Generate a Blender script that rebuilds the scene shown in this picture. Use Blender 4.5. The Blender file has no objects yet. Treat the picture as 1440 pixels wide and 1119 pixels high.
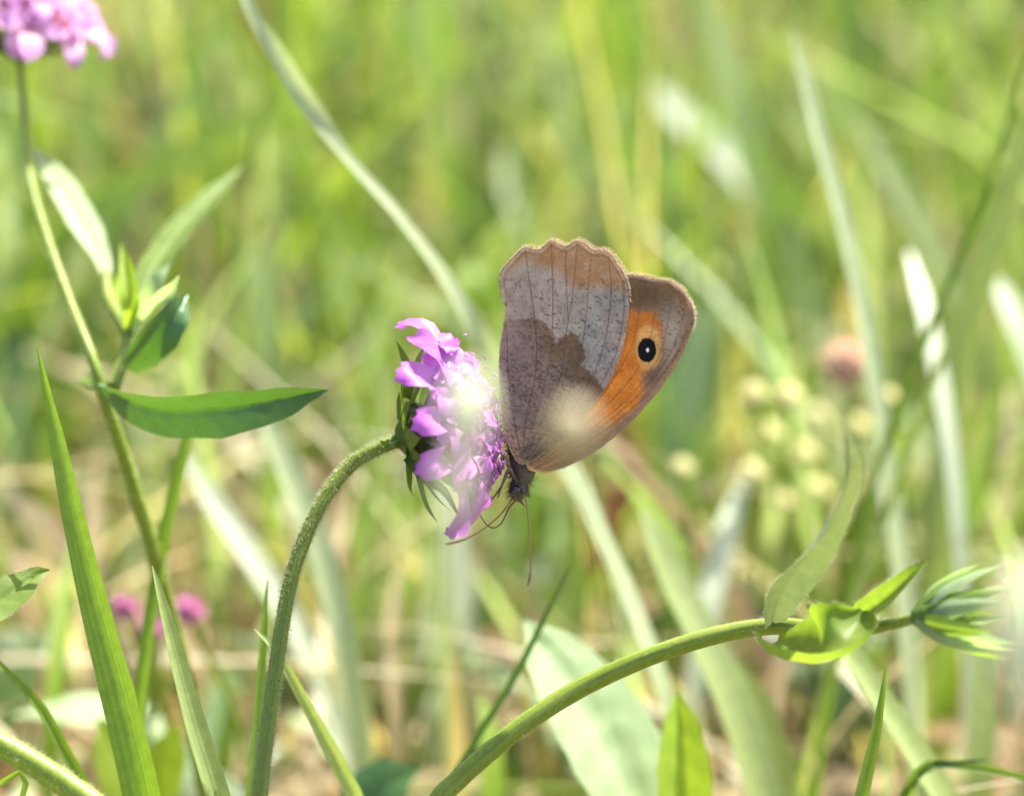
import bpy, math, random
import numpy as np
from mathutils import Vector, Matrix

# ------------------------------------------------------------------ camera, sky, sun, exposure
sc = bpy.context.scene
PITCH = math.radians(22.0)
D0 = 0.5                              # focus distance (m)
FRAME_W = 0.106                       # width of the picture at the focus distance (m)
KPX = FRAME_W / D0 / 1440.0
CAM = Vector((0, 0, 0.270))
RGT = Vector((1, 0, 0)); FWD = Vector((0, math.cos(PITCH), -math.sin(PITCH))); UPV = Vector((0, math.sin(PITCH), math.cos(PITCH)))
cd = bpy.data.cameras.new('camera'); cam = bpy.data.objects.new('camera', cd); sc.collection.objects.link(cam)
cam.location = CAM; cam.rotation_euler = (math.radians(90) - PITCH, 0, 0)
cd.sensor_width = 36; cd.lens = 36 * D0 / FRAME_W; cd.clip_start = 0.01; cd.clip_end = 500
cd.dof.use_dof = True; cd.dof.focus_distance = D0; cd.dof.aperture_fstop = cd.lens / 13.5; cd.dof.aperture_blades = 0
sc.camera = cam

SUN_DIR = Vector((0.38, 0.43, 0.82)).normalized()      # towards the sun
elev = math.asin(SUN_DIR.z); azim = math.atan2(SUN_DIR.x, SUN_DIR.y)
w = bpy.data.worlds.new('World'); sc.world = w; w.use_nodes = True
nt = w.node_tree
sky = nt.nodes.new('ShaderNodeTexSky'); sky.sky_type = 'NISHITA'; sky.sun_disc = False
sky.dust_density = 2.5; sky.ozone_density = 0.6; sky.air_density = 0.8
sky.sun_elevation = elev; sky.sun_rotation = azim
bg = nt.nodes['Background']; bg.inputs[1].default_value = 0.12
nt.links.new(sky.outputs[0], bg.inputs[0])
sd = bpy.data.lights.new('sun', 'SUN'); sd.energy = 5.0; sd.angle = math.radians(0.5); sd.color = (1.0, 0.95, 0.86)
sun = bpy.data.objects.new('sun', sd); sc.collection.objects.link(sun)
sun.rotation_euler = (-SUN_DIR).to_track_quat('-Z', 'Y').to_euler(); sun.location = SUN_DIR * 5
sc.view_settings.view_transform = 'Standard'; sc.view_settings.look = 'None'
sc.view_settings.exposure = 1.88; sc.view_settings.gamma = 1.0
sc.render.engine = 'CYCLES'; sc.cycles.use_denoising = True
sc.cycles.max_bounces = 10; sc.cycles.transmission_bounces = 6; sc.cycles.diffuse_bounces = 5

random.seed(7)
rng = np.random.default_rng(11)
COL = sc.collection

# ------------------------------------------------------------------ helpers
DS = 1.0
def P(px, py, d=D0):
    """photo pixel + distance along the lens axis -> point in the meadow"""
    if D0 < d < 0.6: d = D0 + (d - D0) * 0.75 * DS
    elif d >= 0.6: d = D0 + 0.075 * DS + (d - 0.6) * 1.45
    return CAM + FWD * d + RGT * ((px - 720) * KPX * d) + UPV * ((559.5 - py) * KPX * d)
def PX(n, d=D0): return n * KPX * d
def NV(r, u, t): return (RGT * r + UPV * u - FWD * t).normalized()     # right, up, towards the lens

DS = 1.0
def mesh(name, verts, faces, uv=None, col=None, smooth=True):
    me = bpy.data.meshes.new(name)
    me.from_pydata([tuple(v) for v in verts], [], faces)
    if uv is not None:
        ul = me.uv_layers.new(name='UVMap')
        li = np.empty(len(me.loops), dtype=np.int32); me.loops.foreach_get('vertex_index', li)
        ul.data.foreach_set('uv', np.asarray(uv, dtype=np.float32)[li].ravel())
    if col is not None:
        a = me.color_attributes.new('Col', 'FLOAT_COLOR', 'POINT')
        c = np.ones((len(verts), 4), dtype=np.float32); c[:, :3] = np.asarray(col)
        a.data.foreach_set('color', c.ravel())
    if smooth: me.polygons.foreach_set('use_smooth', [True] * len(me.polygons))
    me.update()
    return me
def link(name, me, mat, parent=None, origin=None, loc=None, rot=None):
    o = bpy.data.objects.new(name, me); COL.objects.link(o)
    mats = mat if isinstance(mat, (list, tuple)) else [mat]
    if me is not None and len(me.materials) == 0:
        for m in mats: me.materials.append(m)
    if parent is not None:
        o.parent = parent
    if loc is not None: o.location = loc
    if rot is not None: o.rotation_euler = rot
    return o
def root_origin(o):
    while o.parent is not None: o = o.parent
    return Vector(o.location)
def part(name, geo, mat, parent):
    v, f, uv, c = (list(geo) + [None] * 4)[:4]
    og = root_origin(parent)
    me = mesh(name, [Vector(p) - og for p in v], f, uv, c)
    return link(name, me, mat, parent)
def single(name, geo, mat, origin, label, cat, group=None):
    v, f, uv, c = (list(geo) + [None] * 4)[:4]
    og = Vector(origin)
    o = link(name, mesh(name, [Vector(p) - og for p in v], f, uv, c), mat, loc=og)
    tag(o, label, cat, group); return o
def tag(o, label=None, cat=None, group=None, kind=None):
    if label: o['label'] = label
    if cat: o['category'] = cat
    if group: o['group'] = group
    if kind: o['kind'] = kind
    return o
def thing(name, loc, label, cat, group=None):
    o = bpy.data.objects.new(name, None); COL.objects.link(o); o.location = loc
    o.empty_display_size = 0.005
    return tag(o, label, cat, group)

def smooth_path(pts, vals, n):
    """Catmull-Rom through points; values carried along"""
    pts = [Vector(p) for p in pts]
    m = len(pts)
    out, ov = [], []
    seg = [(pts[i + 1] - pts[i]).length for i in range(m - 1)]
    tot = sum(seg); cum = [0]
    for s in seg: cum.append(cum[-1] + s)
    for k in range(n):
        t = tot * k / (n - 1)
        i = 0
        while i < m - 2 and t > cum[i + 1]: i += 1
        u = (t - cum[i]) / max(seg[i], 1e-9); u = min(max(u, 0), 1)
        p0 = pts[i - 1] if i > 0 else pts[i] * 2 - pts[i + 1]
        p1, p2 = pts[i], pts[i + 1]
        p3 = pts[i + 2] if i + 2 < m else pts[i + 1] * 2 - pts[i]
        p = 0.5 * ((2 * p1) + (p2 - p0) * u + (2 * p0 - 5 * p1 + 4 * p2 - p3) * u * u + (3 * p1 - p0 - 3 * p2 + p3) * u ** 3)
        out.append(p)
        us = u * u * (3 - 2 * u) * 0.5 + u * 0.5
        ov.append(vals[i] * (1 - us) + vals[i + 1] * us)
    return out, ov
def to_ground(pts, bend=0.3, step=0.012, zend=-0.004):
    pts = [Vector(p) for p in pts]
    d = (pts[-1] - pts[-2]).normalized()
    k = 0
    while pts[-1].z > zend and k < 60:
        d = (d * (1 - bend) + Vector((0, 0, -1)) * bend).normalized()
        pts.append(pts[-1] + d * step); k += 1
    return pts

def tangents(c):
    n = len(c); t = []
    for i in range(n):
        a = c[max(i - 1, 0)]; b = c[min(i + 1, n - 1)]
        v = b - a; t.append(v.normalized() if v.length > 1e-12 else Vector((0, 0, 1)))
    return t
def ribbon(c, hw, nh, fold=0.15, curl=0.0, twist=0.0, cross=5, wave=0.0, ribs=0, rib_h=0.0, seed=0):
    """blade / leaf surface along centre line c with half widths hw, facing nh"""
    V, F, UV = [], [], []
    T = tangents(c); n = len(c)
    L = [0]
    for i in range(1, n): L.append(L[-1] + (c[i] - c[i - 1]).length)
    rs = random.Random(seed)
    ph = rs.random() * 6
    for i in range(n):
        v = L[i] / max(L[-1], 1e-9)
        nn = nh(v) if callable(nh) else nh
        s = T[i].cross(nn)
        s = s.normalized() if s.length > 1e-6 else RGT
        nn = s.cross(T[i]).normalized()
        if twist:
            q = Matrix.Rotation(twist * v, 3, T[i]); s = q @ s; nn = q @ nn
        for j in range(cross):
            x = -1 + 2 * j / (cross - 1)
            ww = hw[i]
            if wave: ww *= 1 + wave * math.sin(v * 40 + ph + (2 if x > 0 else 0)) * abs(x)
            if curl:
                a = curl * x
                px_, pn = math.sin(a) / curl * ww, (1 - math.cos(a)) / abs(curl) * ww * (1 if curl > 0 else -1)
            else: px_, pn = x * ww, 0
            pn += fold * abs(x) * ww
            if ribs: pn += rib_h * math.cos((v * ribs - abs(x) * 0.9) * 2 * math.pi) * min(1, abs(x) * 3) * (1 - abs(x)) - rib_h * 2.0 * math.exp(-(x * 9) ** 2)
            V.append(c[i] + s * px_ + nn * pn); UV.append((x * 0.5 + 0.5, v))
    for i in range(n - 1):
        for j in range(cross - 1):
            a = i * cross + j; F.append((a, a + 1, a + cross + 1, a + cross))
    return V, F, UV
def tube(c, r, sides=10, cap=True, seed=0, bump=0.0):
    V, F, UV = [], [], []
    T = tangents(c); n = len(c)
    up = Vector((0.3, 0.5, 0.8)); s = T[0].cross(up).normalized()
    rs = random.Random(seed)
    for i in range(n):
        s = (s - T[i] * s.dot(T[i])).normalized(); b = T[i].cross(s)
        for j in range(sides):
            a = 2 * math.pi * j / sides
            rr = r[i] * (1 + bump * (rs.random() - .5))
            V.append(c[i] + (s * math.cos(a) + b * math.sin(a)) * rr); UV.append((j / sides, i / (n - 1)))
    for i in range(n - 1):
        for j in range(sides):
            a = i * sides + j; b2 = i * sides + (j + 1) % sides
            F.append((a, b2, b2 + sides, a + sides))
    if cap:
        F.append(tuple(range(sides - 1, -1, -1))); F.append(tuple((n - 1) * sides + j for j in range(sides)))
    return V, F, UV
def join(*gs):
    V, F, UV = [], [], []
    for g in gs:
        b = len(V); V += list(g[0]); F += [tuple(i + b for i in f) for f in g[1]]
        UV += list(g[2]) if len(g) > 2 and g[2] is not None else [(0.5, 0.5)] * len(g[0])
    return V, F, UV
def spike(p, d, ln, r, bend=Vector((0, 0, 0))):
    a = d.orthogonal().normalized(); b = d.cross(a)
    m = p + d * ln * 0.55
    e = p + d * ln + bend * ln
    ring = [p + (a * math.cos(t) + b * math.sin(t)) * r for t in (0, 2.1, 4.2)]
    ring2 = [m + (a * math.cos(t) + b * math.sin(t)) * r * .6 for t in (0, 2.1, 4.2)]
    V = ring + ring2 + [e]
    F = [(0, 1, 4, 3), (1, 2, 5, 4), (2, 0, 3, 5), (3, 4, 6), (4, 5, 6), (5, 3, 6)]
    return V, F
def hairs(c, r, n, ln, hr=1.6e-5, i0=0.0, i1=1.0, seed=1, back=0.25):
    rs = random.Random(seed); T = tangents(c); V, F = [], []
    for k in range(n):
        f = (i0 + (i1 - i0) * rs.random()) * (len(c) - 1); i = int(f); u = f - i; i2 = min(i + 1, len(c) - 1)
        p = c[i].lerp(c[i2], u); t = T[i]
        a = rs.random() * 2 * math.pi
        s = t.orthogonal().normalized(); b = t.cross(s)
        d = s * math.cos(a) + b * math.sin(a)
        dd = (d + t * (rs.uniform(-.5, .5) + back) + Vector((0, 0, -.15))).normalized()
        g = spike(p + d * r[i] * 0.93, dd, ln * rs.uniform(.45, 1.15), hr, t * rs.uniform(-.3, .3))
        bb = len(V); V += g[0]; F += [tuple(q + bb for q in f2) for f2 in g[1]]
    return V, F

# ------------------------------------------------------------------ materials
def new_mat(name):
    m = bpy.data.materials.new(name); m.use_nodes = True
    n = m.node_tree; n.nodes.clear()
    return m, n, n.nodes, n.links
def foliage(name, col=None, tr=0.45, rough=0.42, spec=0.5, stripes=0, tcol=None, vary=0.13, noise=900, tgain=(1.5, 1.45, 0.55), bump=0.15):
    m, n, N, L = new_mat(name)
    out = N.new('ShaderNodeOutputMaterial')
    tc = N.new('ShaderNodeTexCoord')
    if col is None:
        at = N.new('ShaderNodeAttribute'); at.attribute_name = 'Col'; base = at.outputs['Color']
    else:
        rgb = N.new('ShaderNodeRGB'); rgb.outputs[0].default_value = (*col, 1); base = rgb.outputs[0]
    nz = N.new('ShaderNodeTexNoise'); nz.inputs['Scale'].default_value = noise; nz.inputs['Detail'].default_value = 4
    L.new(tc.outputs['Object'], nz.inputs['Vector'])
    oi = N.new('ShaderNodeObjectInfo')
    mr = N.new('ShaderNodeMapRange'); mr.inputs[3].default_value = 1 - vary; mr.inputs[4].default_value = 1 + vary
    mr.inputs[1].default_value = .25; mr.inputs[2].default_value = .75
    L.new(nz.outputs['Fac'], mr.inputs[0])
    val = mr.outputs[0]
    if col is not None or name == 'petal':
        m2 = N.new('ShaderNodeMapRange'); m2.inputs[3].default_value = 0.85; m2.inputs[4].default_value = 1.15
        L.new(oi.outputs['Random'], m2.inputs[0])
        mm = N.new('ShaderNodeMath'); mm.operation = 'MULTIPLY'; L.new(val, mm.inputs[0]); L.new(m2.outputs[0], mm.inputs[1]); val = mm.outputs[0]
    height = nz.outputs['Fac']
    if stripes:
        uv = N.new('ShaderNodeUVMap'); uv.uv_map = 'UVMap'
        mp = N.new('ShaderNodeMapping'); mp.inputs['Scale'].default_value = (stripes, .5, 1)
        L.new(uv.outputs[0], mp.inputs[0])
        n2 = N.new('ShaderNodeTexNoise'); n2.inputs['Scale'].default_value = 1.0; n2.inputs['Detail'].default_value = 2
        L.new(mp.outputs[0], n2.inputs['Vector'])
        m3 = N.new('ShaderNodeMapRange'); m3.inputs[1].default_value = .3; m3.inputs[2].default_value = .7
        m3.inputs[3].default_value = 0.78; m3.inputs[4].default_value = 1.2
        L.new(n2.outputs['Fac'], m3.inputs[0])
        m4 = N.new('ShaderNodeMath'); m4.operation = 'MULTIPLY'; L.new(val, m4.inputs[0]); L.new(m3.outputs[0], m4.inputs[1]); val = m4.outputs[0]
        height = n2.outputs['Fac']
    vm = N.new('ShaderNodeVectorMath'); vm.operation = 'SCALE'
    L.new(base, vm.inputs[0]); L.new(val, vm.inputs['Scale'])
    pb = N.new('ShaderNodeBsdfPrincipled'); pb.inputs['Roughness'].default_value = rough
    pb.inputs['Specular IOR Level'].default_value = spec
    L.new(vm.outputs[0], pb.inputs['Base Color'])
    bp = N.new('ShaderNodeBump'); bp.inputs['Strength'].default_value = bump; bp.inputs['Distance'].default_value = 0.0003
    L.new(height, bp.inputs['Height']); L.new(bp.outputs[0], pb.inputs['Normal'])
    tv = N.new('ShaderNodeVectorMath'); tv.operation = 'MULTIPLY'; tv.inputs[1].default_value = tgain
    L.new(vm.outputs[0], tv.inputs[0])
    tl = N.new('ShaderNodeBsdfTranslucent')
    if tcol is not None: tl.inputs[0].default_value = (*tcol, 1)
    else: L.new(tv.outputs[0], tl.inputs[0])
    mx = N.new('ShaderNodeMixShader'); mx.inputs[0].default_value = tr
    L.new(pb.outputs[0], mx.inputs[1]); L.new(tl.outputs[0], mx.inputs[2]); L.new(mx.outputs[0], out.inputs[0])
    return m
M = {}
M['stem'] = foliage('stem_green', (0.20, 0.27, 0.02), tr=0.25, rough=.5, stripes=14, noise=1500)
M['stem_hair'] = foliage('stem_hair', (0.62, 0.66, 0.42), tr=0.45, rough=.4, vary=.1, tgain=(1, 1, .8))
M['bract'] = foliage('bract_green', (0.10, 0.17, 0.03), tr=0.45, spec=.3, noise=1800)
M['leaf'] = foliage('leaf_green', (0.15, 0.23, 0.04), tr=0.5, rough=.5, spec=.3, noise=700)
M['leaf_dark'] = foliage('leaf_dark', (0.045, 0.115, 0.032), tr=0.2, rough=.42, noise=700, tgain=(2.1, 1.9, .35))  # dark green underside; the shade on the long leaf is in this colour too
M['leaf_pale'] = foliage('leaf_pale', (0.30, 0.40, 0.21), tr=0.45, rough=.5, spec=.35, tgain=(1.3, 1.35, .7), noise=500)
M['leaf_soft'] = foliage('leaf_soft', (0.24, 0.32, 0.18), tr=0.1, rough=.5, spec=.35, noise=700)
M['tan_bud'] = foliage('tan_bud', (0.50, 0.43, 0.26), tr=0.3, rough=.6, vary=.1, tgain=(1.05, 1, .8))
M['leaf_yellow'] = foliage('leaf_yellow', (0.22, 0.31, 0.035), tr=0.5, rough=.6, spec=.25, noise=500)
M['blade'] = foliage('blade_green', (0.14, 0.23, 0.025), tr=0.5, rough=.4, stripes=26)
M['blade_y'] = foliage('blade_yellow_green', (0.18, 0.28, 0.025), tr=0.55, rough=.4, stripes=20)
M['blade_dark'] = foliage('blade_dark', (0.05, 0.10, 0.02), tr=0.35, rough=.4, stripes=20)
M['blade_mint'] = foliage('blade_mint', (0.25, 0.32, 0.12), tr=0.5, rough=.45, spec=.5, stripes=22)
M['blade_gloss'] = foliage('blade_gloss', (0.32, 0.37, 0.21), tr=0.42, rough=.42, spec=.7, stripes=22, tgain=(1.2, 1.25, .7))  # pale base colour carries the sun and sky sheen of the blades
M['blade_lit_white'] = foliage('blade_lit_white', (0.52, 0.57, 0.42), tr=0.45, rough=.42, spec=.7, stripes=22, tgain=(1.05, 1.1, .8))  # bright light on the streaks is put into this whitish base colour
M['straw'] = foliage('straw', (0.36, 0.28, 0.15), tr=0.3, rough=.5, stripes=14, tgain=(1.2, 1.1, .8))
M['dry'] = foliage('dry_leaf', (0.26, 0.12, 0.055), tr=0.35, rough=.6, tgain=(1.3, 1.0, .6))
M['pink'] = foliage('clover_pink', (0.50, 0.22, 0.36), tr=0.35, rough=.5, tgain=(1.2, 1, 1.1))
M['faded'] = foliage('faded_pink', (0.50, 0.37, 0.29), tr=0.35, rough=.6, tgain=(1.2, 1, .9))
M['seed'] = foliage('seed_pale', (0.72, 0.68, 0.45), tr=0.4, rough=.4, spec=.7, tgain=(1.1, 1.1, .8))
M['cream'] = foliage('cream_bud', (0.78, 0.80, 0.60), tr=0.4, rough=.5, vary=.1, tgain=(1.05, 1.05, .85))
M['petal'] = foliage('petal', None, tr=0.45, rough=.5, spec=.3, vary=.14, noise=1500, tgain=(1.25, 1.05, 1.25))
M['anther'] = foliage('anther', (0.55, 0.33, 0.42), tr=.2, rough=.6)
M['grass'] = foliage('meadow_grass', None, tr=0.5, rough=.42, vary=.2, noise=60, tgain=(1.4, 1.4, .7))
M['wing'] = foliage('wing_scales', None, tr=0.28, rough=.75, spec=.2, vary=.16, noise=5200, tgain=(1.7, 1.35, .9), bump=.3)
M['fringe'] = foliage('wing_fringe', (0.62, 0.51, 0.38), tr=.5, rough=.6, tgain=(1.2, 1.1, 1))  # tan fringe hairs, brightened to carry the lit rim of the wing margin
M['fur'] = foliage('body_fur', (0.10, 0.075, 0.055), tr=.15, rough=.6, noise=4000)
M['fur_pale'] = foliage('fur_pale', (0.26, 0.22, 0.19), tr=.3, rough=.5)
M['eye'] = foliage('eye', (0.02, 0.012, 0.01), tr=0, rough=.2, spec=.6)
M['antenna'] = foliage('antenna', (0.30, 0.15, 0.07), tr=.15, rough=.5)
M['leg'] = foliage('leg', (0.10, 0.06, 0.05), tr=.1, rough=.5)

# ------------------------------------------------------------------ ground
def ground():
    m, n, N, L = new_mat('soil')
    out = N.new('ShaderNodeOutputMaterial'); pb = N.new('ShaderNodeBsdfPrincipled'); pb.inputs['Roughness'].default_value = .9
    tc = N.new('ShaderNodeTexCoord')
    n1 = N.new('ShaderNodeTexNoise'); n1.inputs['Scale'].default_value = 22; n1.inputs['Detail'].default_value = 8
    n2 = N.new('ShaderNodeTexNoise'); n2.inputs['Scale'].default_value = 260; n2.inputs['Detail'].default_value = 6
    for q in (n1, n2): L.new(tc.outputs['Object'], q.inputs['Vector'])
    cr = N.new('ShaderNodeValToRGB'); e = cr.color_ramp.elements
    e[0].position = .3; e[0].color = (0.09, 0.10, 0.03, 1); e[1].position = .7; e[1].color = (0.27, 0.19, 0.115, 1)
    x = e.new(.5); x.color = (0.22, 0.17, 0.09, 1)
    L.new(n1.outputs['Fac'], cr.inputs[0])
    mr = N.new('ShaderNodeMapRange'); mr.inputs[3].default_value = .5; mr.inputs[4].default_value = 1.5; L.new(n2.outputs['Fac'], mr.inputs[0])
    vm = N.new('ShaderNodeVectorMath'); vm.operation = 'SCALE'; L.new(cr.outputs[0], vm.inputs[0]); L.new(mr.outputs[0], vm.inputs['Scale'])
    L.new(vm.outputs[0], pb.inputs['Base Color'])
    bp = N.new('ShaderNodeBump'); bp.inputs['Distance'].default_value = .004; bp.inputs['Strength'].default_value = .8
    L.new(n2.outputs['Fac'], bp.inputs['Height']); L.new(bp.outputs[0], pb.inputs['Normal']); L.new(pb.outputs[0], out.inputs[0])
    xs = np.concatenate([[-200, -60, -15, -5], np.linspace(-2, 2, 81), [5, 15, 60, 200]])
    ys = np.concatenate([[-200, -60, -15, -5], np.linspace(-1.5, 3.5, 101), [6, 15, 60, 200]])
    V = []
    for y in ys:
        for x in xs:
            z = -0.006 + 0.004 * math.sin(x * 23 + y * 9) * math.cos(y * 31 - x * 7) if abs(x) <= 2 and -1.5 <= y <= 3.5 else -.006
            V.append((x, y, min(z, -0.001)))
    nx = len(xs); F = [(j * nx + i, j * nx + i + 1, (j + 1) * nx + i + 1, (j + 1) * nx + i) for j in range(len(ys) - 1) for i in range(nx - 1)]
    o = link('ground', mesh('ground', V, F), m); o['kind'] = 'structure'
ground()

# ------------------------------------------------------------------ meadow grass (uncountable mass)
F_np, R_np, U_np, C_np = (np.array(v) for v in (FWD, RGT, UPV, CAM))
def project(p):
    q = p - C_np
    d = q @ F_np
    dd = np.where(np.abs(d) < 1e-4, 1e-4, d)
    return 720 + (q @ R_np) / dd / KPX, 559.5 - (q @ U_np) / dd / KPX, d
def clear_of_subject(P3, dmin, m=70):
    px, py, d = project(P3)
    bad = (d < dmin) & (d > 0.0) & (px > -m) & (px < 1440 + m) & (py > -m) & (py < 1119 + m)
    return ~bad.any(axis=1)
def blade_field(name, n, xr, yr, hr, wr, pal, wts, label, cat, seed, dmin=0.63, lean=0.6, seg=5, mat='grass', hpow=1.4):
    r = np.random.default_rng(seed)
    x = r.uniform(*xr, n); y = r.uniform(*yr, n)
    keep = np.sin(x * 19 + 1.3 * seed) * np.cos(y * 17 + seed) + r.uniform(-1, 1, n) > -0.75   # tufts and gaps
    x, y = x[keep], y[keep]; n = len(x)
    h = hr[0] + (hr[1] - hr[0]) * r.random(n) ** hpow; wd = r.uniform(*wr, n)
    az = r.uniform(0, 2 * np.pi, n); ln = np.abs(r.normal(0, lean, n)) * h
    fa = r.uniform(0, 2 * np.pi, n)
    t = np.linspace(0, 1, seg + 1)
    cx = x[:, None] + np.cos(az)[:, None] * ln[:, None] * t[None] ** 1.8
    cy = y[:, None] + np.sin(az)[:, None] * ln[:, None] * t[None] ** 1.8
    cz = -0.004 + h[:, None] * (t[None] - 0.22 * (ln / h).clip(0, 2)[:, None] * t[None] ** 2.5)
    c = np.stack([cx, cy, cz], -1)
    ok = clear_of_subject(c, dmin)
    c, wd, fa, n = c[ok], wd[ok], fa[ok], int(ok.sum())
    prof = np.clip(np.minimum(1.0, 0.45 + 2.2 * t) * (1 - t ** 3) + .02, 0, 1)
    tw = fa[:, None] + r.normal(0, .7, n)[:, None] * t[None]
    s = np.stack([np.cos(tw), np.sin(tw), np.zeros_like(tw)], -1) * (wd[:, None] * .5 * prof[None])[..., None]
    V = np.stack([c - s, c + s], 2).reshape(n, -1, 3)             # n,(seg+1)*2,3
    k = (seg + 1) * 2
    f0 = np.array([[2 * i, 2 * i + 1, 2 * i + 3, 2 * i + 2] for i in range(seg)])
    F = (f0[None] + (np.arange(n) * k)[:, None, None]).reshape(-1, 4)
    pal = np.array(pal); ci = r.choice(len(pal), n, p=np.array(wts) / sum(wts))
    col = pal[ci] * r.uniform(.7, 1.35, n)[:, None]
    colv = np.repeat(col, k, 0)
    me = bpy.data.meshes.new(name)
    me.vertices.add(n * k); me.vertices.foreach_set('co', V.reshape(-1).astype(np.float32))
    me.loops.add(len(F) * 4); me.loops.foreach_set('vertex_index', F.reshape(-1).astype(np.int32))
    me.polygons.add(len(F)); me.polygons.foreach_set('loop_start', np.arange(0, len(F) * 4, 4, dtype=np.int32))
    me.polygons.foreach_set('use_smooth', np.ones(len(F), dtype=bool))
    a = me.color_attributes.new('Col', 'FLOAT_COLOR', 'POINT')
    cc = np.ones((n * k, 4), np.float32); cc[:, :3] = colv; a.data.foreach_set('color', cc.ravel())
    me.update(calc_edges=True); me.validate()
    o = link(name, me, M[mat]); tag(o, label, cat, kind='stuff'); return o
GREENS = [(0.12, 0.195, 0.028), (0.18, 0.26, 0.035), (0.055, 0.105, 0.020), (0.22, 0.28, 0.13), (0.27, 0.29, 0.09)]
STRAWS = [(0.46, 0.36, 0.22), (0.30, 0.19, 0.11), (0.40, 0.36, 0.17), (0.55, 0.48, 0.35)]
blade_field('grass', 9500, (-.42, .42), (.62, 1.6), (.02, .125), (.0009, .0036), GREENS + STRAWS[:1], (4, 4, 3, 3, 2, 1.5),
            'dense green and yellow-green meadow grass behind the butterfly', 'grass', 3, dmin=.605, lean=.75)
blade_field('dry_grass', 5600, (-.42, .42), (.50, 1.0), (.004, .065), (.0006, .0024), STRAWS, (4, 3, 3, 3),
            'dry straw-coloured grass and thatch low among the green meadow', 'dry grass', 5, dmin=.575, lean=1.6)
blade_field('meadow_grass', 26000, (-2, 2), (-1.2, 3.4), (.03, .12), (.0015, .0045), GREENS + STRAWS[:2], (4, 4, 2, 2, 2, 1.5, 1),
            'wide meadow of mixed green grass around the flowers', 'meadow', 9, dmin=.66, seg=4)
blade_field('short_grass', 6500, (-.6, .6), (-.3, .68), (.006, .05), (.0010, .0036), GREENS + STRAWS, (4, 3, 2, 2, 1, 3, 2, 2, 2),
            'short mixed turf growing at the feet of the flower stems', 'grass', 17, dmin=.585, lean=1.0, seg=4)
blade_field('fine_grass', 4200, (-.3, .3), (.56, .86), (.012, .075), (.0008, .0026), [(.13, .21, .035), (.22, .30, .14), (.09, .16, .04), (.30, .36, .22), (.2, .27, .05)], (3, 3, 2, 2, 2),
            'fine upright pale green grass growing through the straw thatch', 'grass', 23, dmin=.60, lean=.45)
blade_field('ground_cover', 3400, (-.42, .42), (.50, 1.2), (.005, .026), (.004, .010), [(0.09, .16, .05), (.17, .26, .12), (.18, .24, .05), (.24, .16, .09)], (3, 4, 2, 2),
            'low broad-leaved herbs and clover covering the soil', 'ground cover', 13, dmin=.575, lean=1.6)

# ------------------------------------------------------------------ butterfly
def zp(a): a = np.asarray(a, float); return np.stack([660 + a[..., 0] / 3.0235, 310 + a[..., 1] / 3.0235], -1)
HIND = [(205, 1035), (165, 965), (143, 880), (133, 800), (125, 700), (124, 580), (135, 500), (149, 425), (152, 370), (140, 310), (129, 250), (140, 213),
        (185, 166), (222, 126), (240, 116), (262, 124), (295, 131), (320, 116), (345, 84), (372, 100), (408, 119), (430, 106), (456, 86), (488, 102), (522, 133),
        (552, 130), (590, 134), (618, 172), (640, 205), (664, 245), (674, 285), (673, 325), (681, 345), (677, 425), (664, 500), (640, 590), (602, 680), (548, 757), (480, 850), (400, 935), (305, 1000), (245, 1038)]
FORE = [(240, 1055), (235, 960), (300, 800), (390, 620), (470, 450), (560, 320), (660, 245), (690, 236), (735, 244), (768, 252), (800, 258), (830, 258), (855, 264), (880, 284), (905, 300), (925, 338), (942, 365), (955, 405), (946, 458), (915, 555),
        (862, 648), (782, 758), (690, 858), (600, 938), (500, 1008), (405, 1052), (330, 1074), (280, 1070)]
BASE = np.array([225, 1035.])
H_VEINS = [[(225, 1010), (232, 870), (285, 650), (287, 500), (262, 300), (238, 120)], [(230, 1010), (290, 800), (345, 600), (354, 450), (355, 280), (347, 95)],
           [(240, 1010), (330, 800), (398, 650), (402, 520), (440, 330), (458, 100)], [(420, 420), (412, 260), (409, 122)], [(250, 1010), (400, 800), (470, 600), (500, 400), (508, 260), (520, 140)],
           [(260, 1015), (430, 830), (560, 600), (598, 400), (604, 250), (590, 140)], [(262, 1020), (470, 830), (610, 620), (650, 460), (660, 350)], [(220, 1010), (185, 850), (165, 650), (160, 480)]]
F_VEINS = [[(260, 1040), (520, 820), (690, 560), (720, 420), (726, 250)], [(260, 1040), (560, 820), (740, 620), (790, 420), (800, 262)], [(270, 1045), (600, 840), (800, 620), (850, 420), (862, 275)],
           [(280, 1055), (640, 830), (840, 610), (905, 440), (915, 330)], [(285, 1060), (660, 850), (865, 610), (930, 470)]]
PATCH = [(60, 430), (145, 424), (230, 415), (300, 420), (345, 462), (368, 520), (395, 490), (430, 472), (463, 488), (492, 560), (482, 615), (520, 650), (550, 685), (565, 712), (620, 730), (420, 1000), (220, 1100), (60, 900)]
BAND = [(100, 225), (150, 205), (240, 172), (330, 196), (405, 232), (430, 285), (520, 280), (600, 284), (690, 318), (720, 50), (100, 50)]
ORANGE = [(560, 385), (690, 380), (790, 400), (818, 470), (806, 590), (745, 655), (742, 720), (700, 800), (610, 860), (500, 900), (470, 700)]
def chaikin(p, n=2, closed=True):
    p = np.asarray(p, float)
    for _ in range(n):
        q = np.roll(p, -1, 0) if closed else p[1:]
        a = p if closed else p[:-1]
        r = np.empty((len(a) * 2, 2)); r[0::2] = a * .75 + q * .25; r[1::2] = a * .25 + q * .75
        p = r if closed else np.vstack([p[:1], r, p[-1:]])
    return p
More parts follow.
